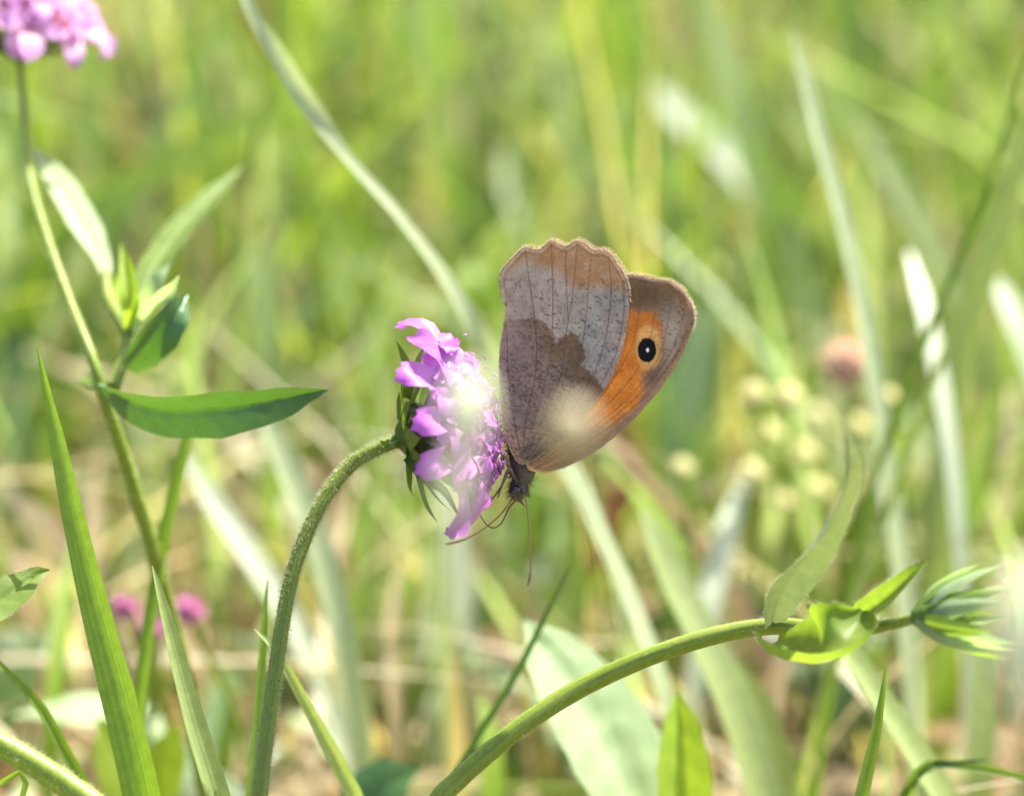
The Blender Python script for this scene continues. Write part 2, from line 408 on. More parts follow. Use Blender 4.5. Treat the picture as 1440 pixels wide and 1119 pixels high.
def seg_dist(pt, poly, closed=True):
    d = np.full(len(pt), 1e9); poly = np.asarray(poly, float)
    nseg = len(poly) if closed else len(poly) - 1
    for i in range(nseg):
        a, b = poly[i], poly[(i + 1) % len(poly)]
        ab = b - a; t = np.clip(((pt - a) @ ab) / max(ab @ ab, 1e-9), 0, 1)
        d = np.minimum(d, np.linalg.norm(pt - a - t[:, None] * ab, axis=1))
    return d
def sdf(pt, poly):
    ins = np.zeros(len(pt), bool); n = len(poly)
    for i in range(n):
        a, b = poly[i], poly[(i + 1) % n]
        if a[1] == b[1]: continue
        c = (a[1] > pt[:, 1]) != (b[1] > pt[:, 1])
        ins ^= c & (pt[:, 0] < (b[0] - a[0]) * (pt[:, 1] - a[1]) / (b[1] - a[1]) + a[0])
    d = seg_dist(pt, poly); return np.where(ins, d, -d)
def sstep(x, a, b): t = np.clip((x - a) / (b - a), 0, 1); return t * t * (3 - 2 * t)
def vnoise(pt, s, seed):
    r = np.random.default_rng(seed); g = r.random((64, 64))
    q = pt / s; i = np.floor(q).astype(int); f = q - i; f = f * f * (3 - 2 * f)
    a = g[i[:, 0] % 64, i[:, 1] % 64]; b = g[(i[:, 0] + 1) % 64, i[:, 1] % 64]; c = g[i[:, 0] % 64, (i[:, 1] + 1) % 64]; d = g[(i[:, 0] + 1) % 64, (i[:, 1] + 1) % 64]
    return (a * (1 - f[:, 0]) + b * f[:, 0]) * (1 - f[:, 1]) + (c * (1 - f[:, 0]) + d * f[:, 0]) * f[:, 1]
def mixc(c, k, w): return c * (1 - w[:, None]) + np.asarray(k)[None] * w[:, None]
def speckle(pt, c, n, box, seed, mask=None, dark=(0.05, 0.038, 0.03), size=(3.0, 8.0), ang=0.25, amt=.95):
    r = np.random.default_rng(seed)
    for _ in range(n):
        p0 = np.array([r.uniform(box[0], box[2]), r.uniform(box[1], box[3])])
        near = np.where((np.abs(pt[:, 0] - p0[0]) < 14) & (np.abs(pt[:, 1] - p0[1]) < 14))[0]
        if len(near) == 0: continue
        if mask is not None and mask(p0) < r.random(): continue
        a = r.normal(ang, .45); l = r.uniform(*size); q = pt[near] - p0
        u = q[:, 0] * math.cos(a) + q[:, 1] * math.sin(a); v = -q[:, 0] * math.sin(a) + q[:, 1] * math.cos(a)
        wgt = np.exp(-(u / l) ** 2 - (v / 2.6) ** 2) * r.uniform(.35, 1) * amt
        c[near] = mixc(c[near], dark, wgt)
    return c
def hind_colour(pt):
    ns = vnoise(pt, 60, 1) * .6 + vnoise(pt, 18, 2) * .4
    jit = pt + np.stack([vnoise(pt, 14, 3) - .5, vnoise(pt, 14, 4) - .5], -1) * 16
    grey = np.array([0.35, 0.315, 0.275]); c = np.tile(grey, (len(pt), 1))
    c = mixc(c, (0.43, 0.40, 0.365), sstep(ns, .45, .8) * .7)
    c = mixc(c, (0.31, 0.265, 0.23), sstep(-pt[:, 0], -330, -160) * .55)
    sb = sdf(jit, BAND); c = mixc(c, (0.37, 0.225, 0.11), sstep(sb, -20, 16) * (.62 + .5 * vnoise(pt, 26, 41)))
    c = mixc(c, (0.24, 0.18, 0.12), sstep(sb, -5, 40) * sstep(-pt[:, 0], -330, -180) * .8)
    sp = sdf(jit, PATCH)
    c = mixc(c, (0.235, 0.18, 0.145), sstep(sp, -5, 7))
    c = mixc(c, (0.175, 0.105, 0.055), sstep(sp, -7, 10) * (1 - sstep(sp, 25, 120)) * sstep(pt[:, 0], 180, 420) * .85)
    c = mixc(c, (0.25, 0.20, 0.185), sstep(sp, 10, 60) * sstep(-pt[:, 0], -300, -170) * .8)
    c = mixc(c, (0.27, 0.18, 0.105), sstep(pt[:, 1], 900, 1030) * .6)
    for v in H_VEINS:
        d = seg_dist(pt, chaikin(v, 2, False), False); c = mixc(c, (0.12, 0.085, 0.06), np.exp(-(d / 3.2) ** 2) * .62)
    o = chaikin(HIND, 1)
    e = seg_dist(pt, o); top = sstep(-pt[:, 1], -360, -300)
    c = mixc(c, (0.50, 0.40, 0.28), (1 - sstep(e, 3, 11)) * top * .9)
    c = mixc(c, (0.18, 0.115, 0.07), np.exp(-((e - 17) / 5) ** 2) * top * .45)
    c = mixc(c, (0.40, 0.31, 0.22), (1 - sstep(e, 2, 7)) * (1 - top) * .6)
    c *= (0.86 + .28 * vnoise(pt, 6, 8))[:, None] * np.array([1.0, .965, .89]) * (0.84 + .32 * vnoise(pt, 34, 9))[:, None]
    def mk(p): return 0.9 if p[1] > 420 else .55
    c = speckle(pt, c, 1500, (120, 250, 680, 1000), 5, mk)
    c = speckle(pt, c, 170, (140, 600, 420, 940), 6, None, (0.03, .024, .02), (7, 16), .35, .9)
    c = speckle(pt, c, 16, (185, 950, 290, 1010), 7, None, (.012, .012, .013), (8, 16), -.4, 1)
    return c
def fore_colour(pt):
    jit = pt + np.stack([vnoise(pt, 16, 13) - .5, vnoise(pt, 16, 14) - .5], -1) * 20
    c = np.tile(np.array([0.28, 0.215, 0.16]), (len(pt), 1))
    c = mixc(c, (0.19, 0.12, 0.06), sstep(-pt[:, 1], -430, -330) * .9)
    g = np.exp(-(((pt[:, 0] - 862) / 50) ** 2 + ((pt[:, 1] - 480) / 110) ** 2)); c = mixc(c, (0.41, 0.365, 0.315), np.clip(g * 1.3, 0, 1))
    so = sdf(jit, ORANGE); oi = sstep(so, -26, 22)
    c = mixc(c, (0.56, 0.22, 0.035), oi)
    c = mixc(c, (0.42, 0.135, 0.018), oi * np.exp(-((pt[:, 0] - 800) / 60) ** 2 - ((pt[:, 1] - 400) / 26) ** 2) * .5)
    c = mixc(c, (0.50, 0.17, 0.02), oi * (1 - sstep(vnoise(pt, 50, 21), .3, .6)) * .5)
    hd = np.sqrt(((pt[:, 0] - 762) / 58) ** 2 + ((pt[:, 1] - 540) / 108) ** 2)
    c = mixc(c, (0.66, 0.42, 0.14), (1 - sstep(hd, .75, 1.08)) * .85)
    hd = np.sqrt(((pt[:, 0] - 720) / 60) ** 2 + ((pt[:, 1] - 710) / 60) ** 2)
    c = mixc(c, (0.20, 0.13, 0.10), np.exp(-(((pt[:, 0] - 775) / 30) ** 2 + ((pt[:, 1] - 668) / 38) ** 2)) * .8)
    c = mixc(c, (0.36, 0.24, 0.13), sstep(pt[:, 1], 810, 940) * .9)
    o = chaikin(FORE, 1); e = seg_dist(pt, o)
    c = mixc(c, (0.22, 0.15, 0.10), np.exp(-((e - 20) / 9) ** 2) * .55)
    c = mixc(c, (0.46, 0.36, 0.27), (1 - sstep(e, 3, 10)) * .8)
    cost = seg_dist(pt, [(955, 405), (946, 458), (915, 555), (862, 648), (782, 758), (690, 858), (600, 938), (500, 1008)], False)
    c = mixc(c, (0.33, 0.235, 0.17), (1 - sstep(cost, 14, 34)) * .75)
    for v in F_VEINS:
        d = seg_dist(pt, chaikin(v, 2, False), False); c = mixc(c, (0.17, 0.10, 0.05), np.exp(-(d / 3.4) ** 2) * .42)
    c *= (0.86 + .28 * vnoise(pt, 6, 18))[:, None] * (np.array([.82, .77, .67])[None] * (1 - oi[:, None]) + oi[:, None]) * (0.86 + .28 * vnoise(pt, 34, 19))[:, None]
    c = speckle(pt, c, 160, (800, 300, 960, 700), 15)
    ed = np.sqrt(((pt[:, 0] - 755) / 41) ** 2 + ((pt[:, 1] - 551) / 54) ** 2) + (vnoise(pt, 9, 31) - .5) * .1
    c = mixc(c, (0.006, 0.005, 0.005), 1 - sstep(ed, .9, 1.05))
    pu = np.hypot((pt[:, 0] - 758) / 7, (pt[:, 1] - 551) / 10); c = mixc(c, (0.9, 0.92, 0.95), 1 - sstep(pu, .7, 1.15))
    return c
def wing_geo(outline, centre, dfun, colfun, na, nr, shift=(0, 0), veins=()):
    o = chaikin(outline, 2)
    L = np.concatenate([[0], np.cumsum(np.linalg.norm(np.diff(np.vstack([o, o[:1]]), axis=0), axis=1))])
    t = np.linspace(0, L[-1], na, endpoint=False); oc = np.vstack([o, o[:1]])
    ring = np.stack([np.interp(t, L, oc[:, 0]), np.interp(t, L, oc[:, 1])], -1)
    ring += np.random.default_rng(2).normal(0, 1.0, ring.shape)
    centre = np.array(centre, float)
    rad = np.linspace(0, 1, nr + 1)[1:] ** .85
    pts = np.vstack([centre[None]] + [centre + (ring - centre) * r for r in rad])
    F = [(0, 1 + j, 1 + (j + 1) % na) for j in range(na)]
    for i in range(nr - 1):
        for j in range(na):
            a = 1 + i * na + j; b = 1 + i * na + (j + 1) % na; F.append((a, b, b + na, a + na))
    col = colfun(pts) if colfun else np.tile(np.array([.24, .17, .11]), (len(pts), 1))
    d = dfun(pts)
    for v in veins:
        dv = seg_dist(pts, chaikin(v, 2, False), False); d = d - 4.5e-5 * np.exp(-(dv / 5) ** 2)
    d = d + 2.0e-4 * np.sin(pts[:, 0] * .021 + pts[:, 1] * .006) * sstep(-pts[:, 1], -900, -300)
    q = zp(pts + np.array(shift)); V = [P(x, y, dd) for (x, y), dd in zip(q, d)]
    return V, F, None, col, [P(x, y, D0) for x, y in zp(ring + np.array(shift))], ring
def wing_depth(side, off):
    def f(p):
        r = np.hypot(p[:, 0] - BASE[0], p[:, 1] - BASE[1]) / 950
        return D0 + side * (0.0016 * (1 - r).clip(0, 1) + 0.00035) + side * off * sstep(r, .02, .2)
    return f
BF = thing('butterfly', P(728, 690), 'brown butterfly with closed grey wings, orange patch and black eyespot, hanging head-down', 'butterfly')
for nm, outl, cen, cf, side, off, na, nr, sh, vs in (
        ('hindwing', HIND, (380, 520), hind_colour, -1, 0.00030, 380, 150, (0, 0), H_VEINS), ('forewing', FORE, (650, 640), fore_colour, -1, 0.0, 340, 130, (0, 0), F_VEINS),
        ('forewing', FORE, (650, 640), fore_colour, 1, 0.0, 160, 50, (5, -9), F_VEINS), ('hindwing', HIND, (380, 520), hind_colour, 1, 0.0003, 160, 50, (8, -8), ())):
    g = wing_geo(outl, cen, wing_depth(side, off), cf, na, nr, sh, vs)
    wo = part(nm, g[:4], M['wing'], BF)
    if side < 0:
        wo['label'] = ('near hindwing, grey with darker jagged basal half and scalloped edge' if nm == 'hindwing' else 'near forewing with orange patch and white-pupilled black eyespot')
    # fringe of scale hairs along the outer margin
    ring = g[5]; cen = np.array(cen, float); rs = random.Random(5 + na); FV, FF = [], []
    dd = wing_depth(side, off)(ring)
    for i in range(len(ring)):
        x, y = ring[i]
        if nm == 'hindwing' and not (y < 345 and x > 130): continue
        if nm == 'forewing' and not (x > 670 and y < 470): continue
        for k in range(7 if side < 0 else 10):
            q = ring[i] + (ring[(i + 1) % len(ring)] - ring[i]) * rs.random()
            a, b = zp(q + np.array(sh)); p = P(a, b, dd[i])
            nrm = ring[(i + 1) % len(ring)] - ring[i]; nrm = np.array([nrm[1], -nrm[0]]); nrm = nrm / max(np.linalg.norm(nrm), 1e-6)
            if nrm @ (ring[i] - cen) < 0: nrm = -nrm
            dv = (RGT * float(nrm[0]) - UPV * float(nrm[1]) + RGT * rs.uniform(-.5, .5) + UPV * rs.uniform(-.3, .3) + FWD * rs.uniform(-.4, .4)).normalized()
            s = spike(p - dv * 5e-5, dv, rs.uniform(2.2e-4, 5e-4), 2.4e-5)
            bb = len(FV); FV += s[0]; FF += [tuple(z + bb for z in f) for f in s[1]]
    part('fringe', (FV, FF), M['fringe'], wo)['kind'] = 'stuff'
# body: abdomen between the wings, thorax, neck, head with palps: one continuous surface
bc = [P(716, 520), P(717, 545), P(720, 580), P(726, 615), P(733, 640), P(736, 655), P(735, 668), P(732, 677), P(729, 684), P(728, 692), P(729, 699), P(732, 705)]
br = [PX(q) for q in (2, 10, 15, 15, 17, 19, 17, 12, 12.5, 13, 9, 3)]
c, r = smooth_path(bc, br, 44)
part('body', tube(c, r, 20, bump=.10), M['fur'], BF)
hv = hairs(c, r, 900, 0.0009, 2.6e-5, .45, .97, 3, .5)
part('fur', hv, M['fur'], BF)['kind'] = 'stuff'
hv = hairs(c, r, 260, 0.0012, 2.2e-5, .35, .75, 4, -.8)
part('fur', hv, M['fur_pale'], BF)['kind'] = 'stuff'
def ball(p, rx, ry, rz, ax=None, seg=14, rings=9, jag=0, seed=0):
    rs = random.Random(seed); V, F = [], []
    ax = Vector(ax or (0, 0, 1)).normalized(); a = ax.orthogonal().normalized(); b = ax.cross(a)
    for i in range(rings + 1):
        th = math.pi * i / rings
        for j in range(seg):
            ph = 2 * math.pi * j / seg; k = 1 + jag * (rs.random() - .5)
            V.append(Vector(p) + (a * math.cos(ph) * rx + b * math.sin(ph) * ry) * math.sin(th) * k + ax * math.cos(th) * rz * k)
    for i in range(rings):
        for j in range(seg):
            q = i * seg + j; s = i * seg + (j + 1) % seg; F.append((q, s, s + seg, q + seg))
    return V, F
for dsgn in (-1, 1):
    part('eye', ball(P(724, 690, D0 + dsgn * 0.0010), .00062, .00062, .0005, FWD), M['eye'], BF)
    pc, pr = smooth_path([P(728, 697, D0 + dsgn * .0004), P(733, 706, D0 + dsgn * .0005), P(739, 712, D0 + dsgn * .0005)], [1.5e-4, 1.3e-4, 3e-5], 8)
    pg = part('palp', join(tube(pc, pr, 8), ), M['fur'], BF)
def wire(name, pts, ws, mat, n=26, par=BF, d=None):
    q = [P(*p) for p in pts]; c, r = smooth_path(q, [PX(x) / 2 for x in ws], n); return part(name, tube(c, r, 8), mat, par)
wire('antenna', [(735, 694, .4992), (739, 702, .499), (743, 728, .4985), (745, 765, .498), (746, 797, .498), (745, 812, .498), (742, 823, .498)], [2.2, 2.2, 2, 2, 2.4, 4.2, 2.6], M['antenna'], 40)
wire('antenna', [(724, 698, .5006), (716, 708, .501), (703, 724, .502), (682, 742, .505), (658, 756, .509), (640, 762, .512), (628, 765, .514)], [2.2, 2.2, 2.1, 2.2, 2.6, 4.6, 2.8], M['antenna'], 40)
wire('proboscis', [(728, 700, .4998), (716, 714, .4995), (706, 734, .4992), (694, 742, .499), (683, 736, .499), (673, 720, .4995), (664, 700, .5)], [2.4, 2.2, 2, 1.9, 1.8, 1.6, 1.2], M['leg'], 34)
for pts in ([(722, 668, .4988), (706, 640, .4975), (698, 652, .4965), (688, 676, .496), (672, 678, .496)], [(726, 676, .4988), (716, 660, .498), (708, 676, .4975), (700, 700, .497)],
            [(722, 668, .5012), (708, 645, .5024), (694, 660, .503), (684, 684, .5035)], [(726, 676, .5012), (715, 664, .502), (705, 684, .5028), (690, 705, .503)]):
    wire('leg', pts, [4.5, 5, 4, 3, 1.6][:len(pts)] if len(pts) == 5 else [4.5, 4.5, 3.2, 1.6], M['leg'], 24)

# ------------------------------------------------------------------ scabious flower heads
def floret_mesh(name, L, lobe, outer, seed, lw=1.0, pale=(0.54, 0.30, 0.55), deep=(0.42, 0.12, 0.46)):
    rs = random.Random(seed)
    V, F, C = [], [], []
    pale = np.array(pale); deep = np.array(deep); gr = np.array([.35, .38, .22])
    sides = 8
    prof = [(0, .18e-3), (.25, .2e-3), (.6, .42e-3), (.85, .85e-3), (1, 1.15e-3)]
    for z, r in prof:
        for j in range(sides):
            a = 2 * math.pi * j / sides; V.append(Vector((r * math.cos(a), r * math.sin(a), z * L)))
            C.append(gr * (1 - min(1, z * 3)) + pale * min(1, z * 3))
    for i in range(len(prof) - 1):
        for j in range(sides):
            a = i * sides + j; b = i * sides + (j + 1) % sides; F.append((a, b, b + sides, a + sides))
    angs = [0, 1.35, -1.35, math.pi] if outer else [0, math.pi / 2, -math.pi / 2, math.pi]
    lens = [lobe, lobe * .62, lobe * .62, lobe * .4] if outer else [lobe] * 4
    for a, ll in zip(angs, lens):
        a += rs.uniform(-.12, .12); ll *= rs.uniform(.85, 1.1)
        rad = Vector((math.cos(a), math.sin(a), 0)); tan = Vector((-math.sin(a), math.cos(a), 0)); flare = rs.uniform(.55, .95) if outer else rs.uniform(.2, .7)
        nu, nv = 6, 7; b0 = len(V); wmax = ll * .29 * lw + 2.6e-4; wob = rs.uniform(0, 6)
        for i in range(nv):
            v = i / (nv - 1); th = .35 + flare * v * 1.3
            p = rad * (1.0e-3 + ll * (v * math.sin(th))) + Vector((0, 0, L * .97 + ll * v * math.cos(th) * .95))
            w_ = wmax * (0.55 + .75 * v - .55 * v ** 4) * (1 - .35 * v ** 8)
            for j in range(nu):
                x = -1 + 2 * j / (nu - 1)
                nd = rad * -math.cos(th) + Vector((0, 0, math.sin(th)))
                e = 0 if v < .99 else -(abs(abs(x) - .45) * .34) * ll * rs.uniform(.6, 1.3)
                V.append(p + tan * x * w_ + nd * (.28 * w_ * x * x + .07 * ll * math.sin(5 * v + wob + 2.5 * x)) + rad * e)
                k = min(1, .25 + v * .9); C.append((pale * (1 - k) + deep * k) * rs.uniform(.93, 1.07))
        for i in range(nv - 1):
            for j in range(nu - 1):
                q = b0 + i * nu + j; F.append((q, q + 1, q + nu + 1, q + nu))
    nf = len(F)
    for k in range(2):
        a = k * math.pi + .6 + rs.uniform(-.3, .3); d = Vector((math.cos(a) * .35, math.sin(a) * .35, 1)).normalized()
        p = Vector((0, 0, L * .8)); ln = L * .2 + rs.uniform(1.4e-3, 2.6e-3)
        g = spike(p, d, ln, 5e-5); b0 = len(V); V += g[0]; F += [tuple(i + b0 for i in f) for f in g[1]]; C += [pale] * len(g[0])
        t = Vector((math.sin(a), math.cos(a), .3)); g = ball(p + d * ln, 1.1e-4, 1.1e-4, 3.2e-4, t, 6, 4); b0 = len(V)
        V += g[0]; F += [tuple(i + b0 for i in f) for f in g[1]]; C += [np.array([.45, .25, .42])] * len(g[0])
    me = mesh(name, V, F, None, C); me.materials.append(M['petal'])
    return me
def floret_set(**k):
    return ([floret_mesh('floret', .0058, .0048, True, q, **k) for q in (1, 2, 3, 4, 11)], [floret_mesh('floret', .0056, .0034, True, q, 1.1, **k) for q in (5, 6, 7)], [floret_mesh('floret', .0050, .0021, False, q, 1.15, **k) for q in (8, 9)])
PURPLE = floret_set(); LILAC = floret_set(pale=(0.68, 0.50, 0.50), deep=(0.52, 0.28, 0.53))
def flower_head(plant, base, axis, scale=1.0, n=(15, 16, 16), seed=0, spread=1.35, bracts=13, fl=None):
    FL_OUT, FL_MID, FL_IN = fl or PURPLE
    rs = random.Random(seed)
    axis = axis.normalized(); a = axis.orthogonal().normalized(); b = axis.cross(a)
    # receptacle (green dome)
    c = [base - axis * .0016 * scale, base - axis * .0008 * scale, base, base + axis * .0012 * scale, base + axis * .0024 * scale, base + axis * .003 * scale]
    r = [x * scale for x in (.0011, .0022, .0032, .0033, .0022, .0003)]
    c, r = smooth_path(c, r, 12)
    head = part('flower_head', tube(c, r, 16), M['bract'], plant)
    og = root_origin(plant)
    def put(me, phi, th, rb):
        rad = a * math.cos(phi) + b * math.sin(phi)
        d = (axis * math.cos(th) + rad * math.sin(th)).normalized()
        p = base + rad * rb * scale + axis * (.0008 + .0018 * math.cos(th)) * scale
        x = (rad - d * rad.dot(d)); x = x.normalized() if x.length > 1e-5 else a
        y = d.cross(x)
        mt = Matrix((x, y, d)).transposed().to_4x4()
        o = link('floret', me, M['petal'], head)
        s = scale * rs.uniform(.88, 1.1)
        o.matrix_local = Matrix.Translation(p - og) @ mt @ Matrix.Rotation(rs.uniform(-.3, .3), 4, 'Z') @ Matrix.Scale(s, 4)
    for k in range(n[0]): put(rs.choice(FL_OUT), 2 * math.pi * (k + rs.uniform(-.3, .3)) / n[0], spread * rs.uniform(.86, 1.04), .0027)
    for k in range(n[1]): put(rs.choice(FL_MID), 2 * math.pi * (k * .618 + rs.uniform(-.1, .1)), spread * rs.uniform(.55, .82), .0020)
    for k in range(n[2]): put(rs.choice(FL_IN), 2 * math.pi * k * .618, spread * .5 * math.sqrt(rs.random()), .0012)
    for k in range(bracts):
        phi = 2 * math.pi * (k + rs.uniform(-.25, .25)) / bracts; rad = a * math.cos(phi) + b * math.sin(phi)
        th = rs.uniform(1.05, 1.5) if k % 2 else rs.uniform(1.25, 1.75)
        d = axis * math.cos(th) + rad * math.sin(th); ln = scale * rs.uniform(.0058, .0085)
        p0 = base - axis * .0006 * scale + rad * .0022 * scale
        pts = [p0, p0 + d * ln * .4 + axis * ln * .04, p0 + d * ln * .75 + axis * ln * .12, p0 + d * ln + axis * ln * .26]
        cc, hw = smooth_path(pts, [PX(17) * scale, PX(18) * scale, PX(11) * scale, PX(.6)], 12)
        part('bract', ribbon(cc, hw, -axis, fold=-.25, cross=5), M['bract'], head)
    return head
def stem_part(plant, pts, ws, n=60, hair=0, hl=.0008, name='stem', mat='stem', i1=1.0, seed=1, ground=True, hr=2.4e-5, sides=12):
    q = [P(*p) for p in pts]
    wv = [PX(x_, p_[2]) / 2 for x_, p_ in zip(ws, pts)]
    if ground:
        q2 = to_ground(q); wv += [wv[-1] * 1.05] * (len(q2) - len(q)); q = q2
    c, r = smooth_path(q, wv, n)
    o = part(name, tube(c, r, sides, bump=.04), M[mat], plant)
    if hair:
        h = part('hair', hairs(c, r, hair, hl, hr, 0.0, i1, seed), M['stem_hair'], o); h['kind'] = 'stuff'
    return o, c, r
def ground_pos(pts):
    q = to_ground([P(*p) for p in pts]); return Vector((q[-1].x, q[-1].y, 0))
def leaf_part(plant, pts, ws, face, mat='leaf', name='leaf', fold=.15, curl=0, twist=0, n=26, cross=9, ribs=9, rib_h=1.1e-4, wave=.02, hair=0, hl=.0005, seed=0):
    q = [P(*p) for p in pts]; c, hw = smooth_path(q, [PX(x_, p_[2]) / 2 for x_, p_ in zip(ws, pts)], n)
    g = ribbon(c, hw, face, fold, curl, twist, cross, wave, ribs, rib_h, seed)
    o = part(name, g, M[mat], plant)
    if hair:
        rs = random.Random(seed); V, F = [], []
        for k in range(hair):
            i = rs.randrange(2, n - 2); j = rs.choice([0, 0, cross - 1, cross - 1, rs.randrange(cross)])
            p = g[0][i * cross + j].lerp(g[0][(i + 1) * cross + j], rs.random())
            ctr = g[0][i * cross + cross // 2]; d = (p - ctr); d = (d.normalized() if d.length > 1e-7 else face) + face * rs.uniform(-.6, .9) + UPV * rs.uniform(-.4, .4)
            s = spike(p, d.normalized(), hl * rs.uniform(.5, 1.2), 1.4e-5); b0 = len(V); V += s[0]; F += [tuple(z + b0 for z in f) for f in s[1]]
        part('hair', (V, F), M['stem_hair'], o)['kind'] = 'stuff'
    return o

# the flower the butterfly feeds on
mp = [(560, 620, .5), (543, 626, .5), (520, 636, .5), (492, 655, .5), (462, 692, .499), (438, 735, .498), (415, 795, .497), (400, 860, .496), (385, 960, .495), (372, 1060, .494), (365, 1130, .493)]
PL = thing('scabious_plant', ground_pos(mp), 'purple scabious flower on a hairy arched green stem, butterfly feeding on it', 'flower')
stem_part(PL, mp, [19, 19, 19, 20, 20, 20, 20.5, 21, 21, 22, 23], 120, hair=6000, hl=.00068, hr=2.0e-5, i1=.55, seed=2)
flower_head(PL, P(580, 612, .5), RGT * .95 + UPV * .16 - FWD * .18, 1.0, (13, 15, 18), 4, .96, 13)
for pts, ws in (([(556, 622, .4985), (546, 624, .497), (534, 620, .496)], [16, 14, 2]), ([(572, 560, .498), (577, 530, .4975), (570, 505, .497), (558, 480, .497)], [16, 17, 12, 2]),
                ([(575, 640, .497), (600, 672, .496), (625, 690, .496), (648, 730, .4955)], [20, 18, 12, 2]), ([(566, 590, .4965), (563, 565, .496), (566, 540, .496)], [14, 10, 2])):
    leaf_part(PL, pts, ws, NV(-.5, .1, 1), 'bract', 'bract', .3, ribs=0, n=14, cross=5)
# tall scabious with side shoot
DS = 1.55
tp = [(28, 84, .545), (34, 150, .543), (42, 250, .538), (66, 335, .532), (98, 425, .526), (128, 500, .521), (150, 570, .521), (180, 660, .524), (212, 765, .528), (235, 850, .532), (262, 960, .538), (290, 1130, .545)]
TP = thing('scabious_plant', ground_pos(tp), 'tall scabious with pink-violet flower at its top and long dark leaf on bent stem', 'flower')
stem_part(TP, tp, [10, 11, 12, 13, 14, 16, 19, 20, 22, 23, 24, 25], 80, hair=1500, hl=.0005, i1=.6, seed=5)
flower_head(TP, P(29, 68, .546), UPV * .95 - FWD * .22 + RGT * .16, .92, (15, 16, 20), 8, 1.12, 12, LILAC)
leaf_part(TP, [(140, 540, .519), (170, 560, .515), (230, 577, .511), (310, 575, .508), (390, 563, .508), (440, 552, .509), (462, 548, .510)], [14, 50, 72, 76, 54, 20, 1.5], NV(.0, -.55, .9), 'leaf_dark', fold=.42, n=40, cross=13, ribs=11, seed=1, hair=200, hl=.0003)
leaf_part(TP, [(150, 548, .522), (136, 540, .528), (122, 530, .535), (110, 535, .545)], [14, 26, 24, 2], NV(-.2, .5, .8), 'leaf', fold=.2, n=16, ribs=5)
stem_part(TP, [(158, 548, .519), (170, 515, .521), (181, 480, .524), (172, 455, .526), (152, 420, .530), (148, 385, .533)], [20, 18, 16, 18, 17, 14], 30, hair=300, hl=.0004, ground=False, seed=6)
leaf_part(TP, [(148, 392, .533), (142, 365, .535), (118, 320, .538), (85, 262, .542), (60, 225, .545), (44, 206, .547)], [14, 28, 52, 48, 26, 2], NV(.45, .35, .8), 'leaf_pale', fold=.22, n=30, cross=11, seed=2)
leaf_part(TP, [(182, 478, .524), (200, 420, .526), (225, 370, .530), (262, 320, .536), (305, 272, .542), (342, 234, .546)], [12, 34, 56, 58, 40, 2], NV(-.35, .55, .75), 'leaf', fold=.3, n=30, cross=11, seed=3)
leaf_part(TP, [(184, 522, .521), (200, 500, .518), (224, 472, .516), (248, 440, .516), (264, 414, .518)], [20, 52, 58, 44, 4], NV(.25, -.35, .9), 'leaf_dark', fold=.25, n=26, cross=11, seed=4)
for i, (pts, ws) in enumerate((([(182, 470, .525), (186, 430, .523), (180, 385, .524), (170, 340, .526)], [12, 26, 24, 2]), ([(184, 468, .526), (205, 430, .523), (222, 395, .522), (240, 370, .523)], [12, 28, 24, 2]),
                               ([(182, 468, .528), (168, 430, .530), (172, 395, .532), (184, 365, .533)], [12, 24, 20, 2]), ([(186, 468, .524), (215, 432, .519), (238, 412, .516), (252, 388, .515)], [10, 22, 22, 3]))):
    leaf_part(TP, pts, ws, NV(.1 * i - .2, .3, .9), 'leaf_pale' if i % 2 else 'leaf_yellow', 'young_leaf', .3, curl=.5, n=18, ribs=4)
# arching budding plant
DS = 1.0
ap = [(1290, 868, .485), (1255, 877, .488), (1215, 884, .492), (1160, 884, .496), (1105, 880, .499), (1050, 884, .5), (980, 900, .5), (900, 928, .5), (820, 965, .5), (750, 1008, .499), (690, 1055, .498), (640, 1100, .497), (610, 1135, .496)]
AP = thing('budding_scabious', ground_pos(ap), 'hairy green stem arching over to a closed leafy bud with curled leaves', 'plant')
stem_part(AP, ap, [15, 17, 19, 22, 24, 25, 26, 27, 28, 28, 29, 29, 30], 110, hair=1700, hl=.00042, i1=.62, seed=9, hr=1.3e-5)
leaf_part(AP, [(1086, 880, .499), (1096, 846, .496), (1124, 800, .490), (1156, 750, .480), (1182, 700, .469), (1197, 655, .461), (1192, 615, .456)], [24, 46, 60, 62, 54, 38, 4], NV(.2, .2, 1), 'leaf_soft', fold=.25, curl=.4, n=34, cross=11, hair=260, seed=5)
leaf_part(AP, [(1084, 905, .496), (1096, 915, .493), (1122, 922, .490), (1156, 918, .488), (1186, 900, .488), (1206, 876, .490), (1214, 858, .491)], [40, 100, 146, 160, 140, 84, 14], NV(.05, .85, .7), 'leaf', fold=.0, curl=1.55, n=30, cross=15, ribs=7, hair=330, seed=6)
leaf_part(AP, [(1192, 884, .496), (1215, 862, .493), (1245, 840, .490), (1280, 808, .488), (1308, 784, .488)], [18, 34, 34, 20, 1.5], NV(-.35, .3, .9), 'leaf', fold=.5, n=22, hair=90, seed=7)
bd = part('bud', (lambda cr: tube(cr[0], cr[1], 14))(smooth_path([P(1282, 868, .485), P(1300, 867, .485), P(1325, 866, .485), P(1350, 868, .485), P(1366, 870, .485)], [PX(q) for q in (9, 21, 30, 22, 3)], 16)), M['leaf'], AP)
rs = random.Random(3)
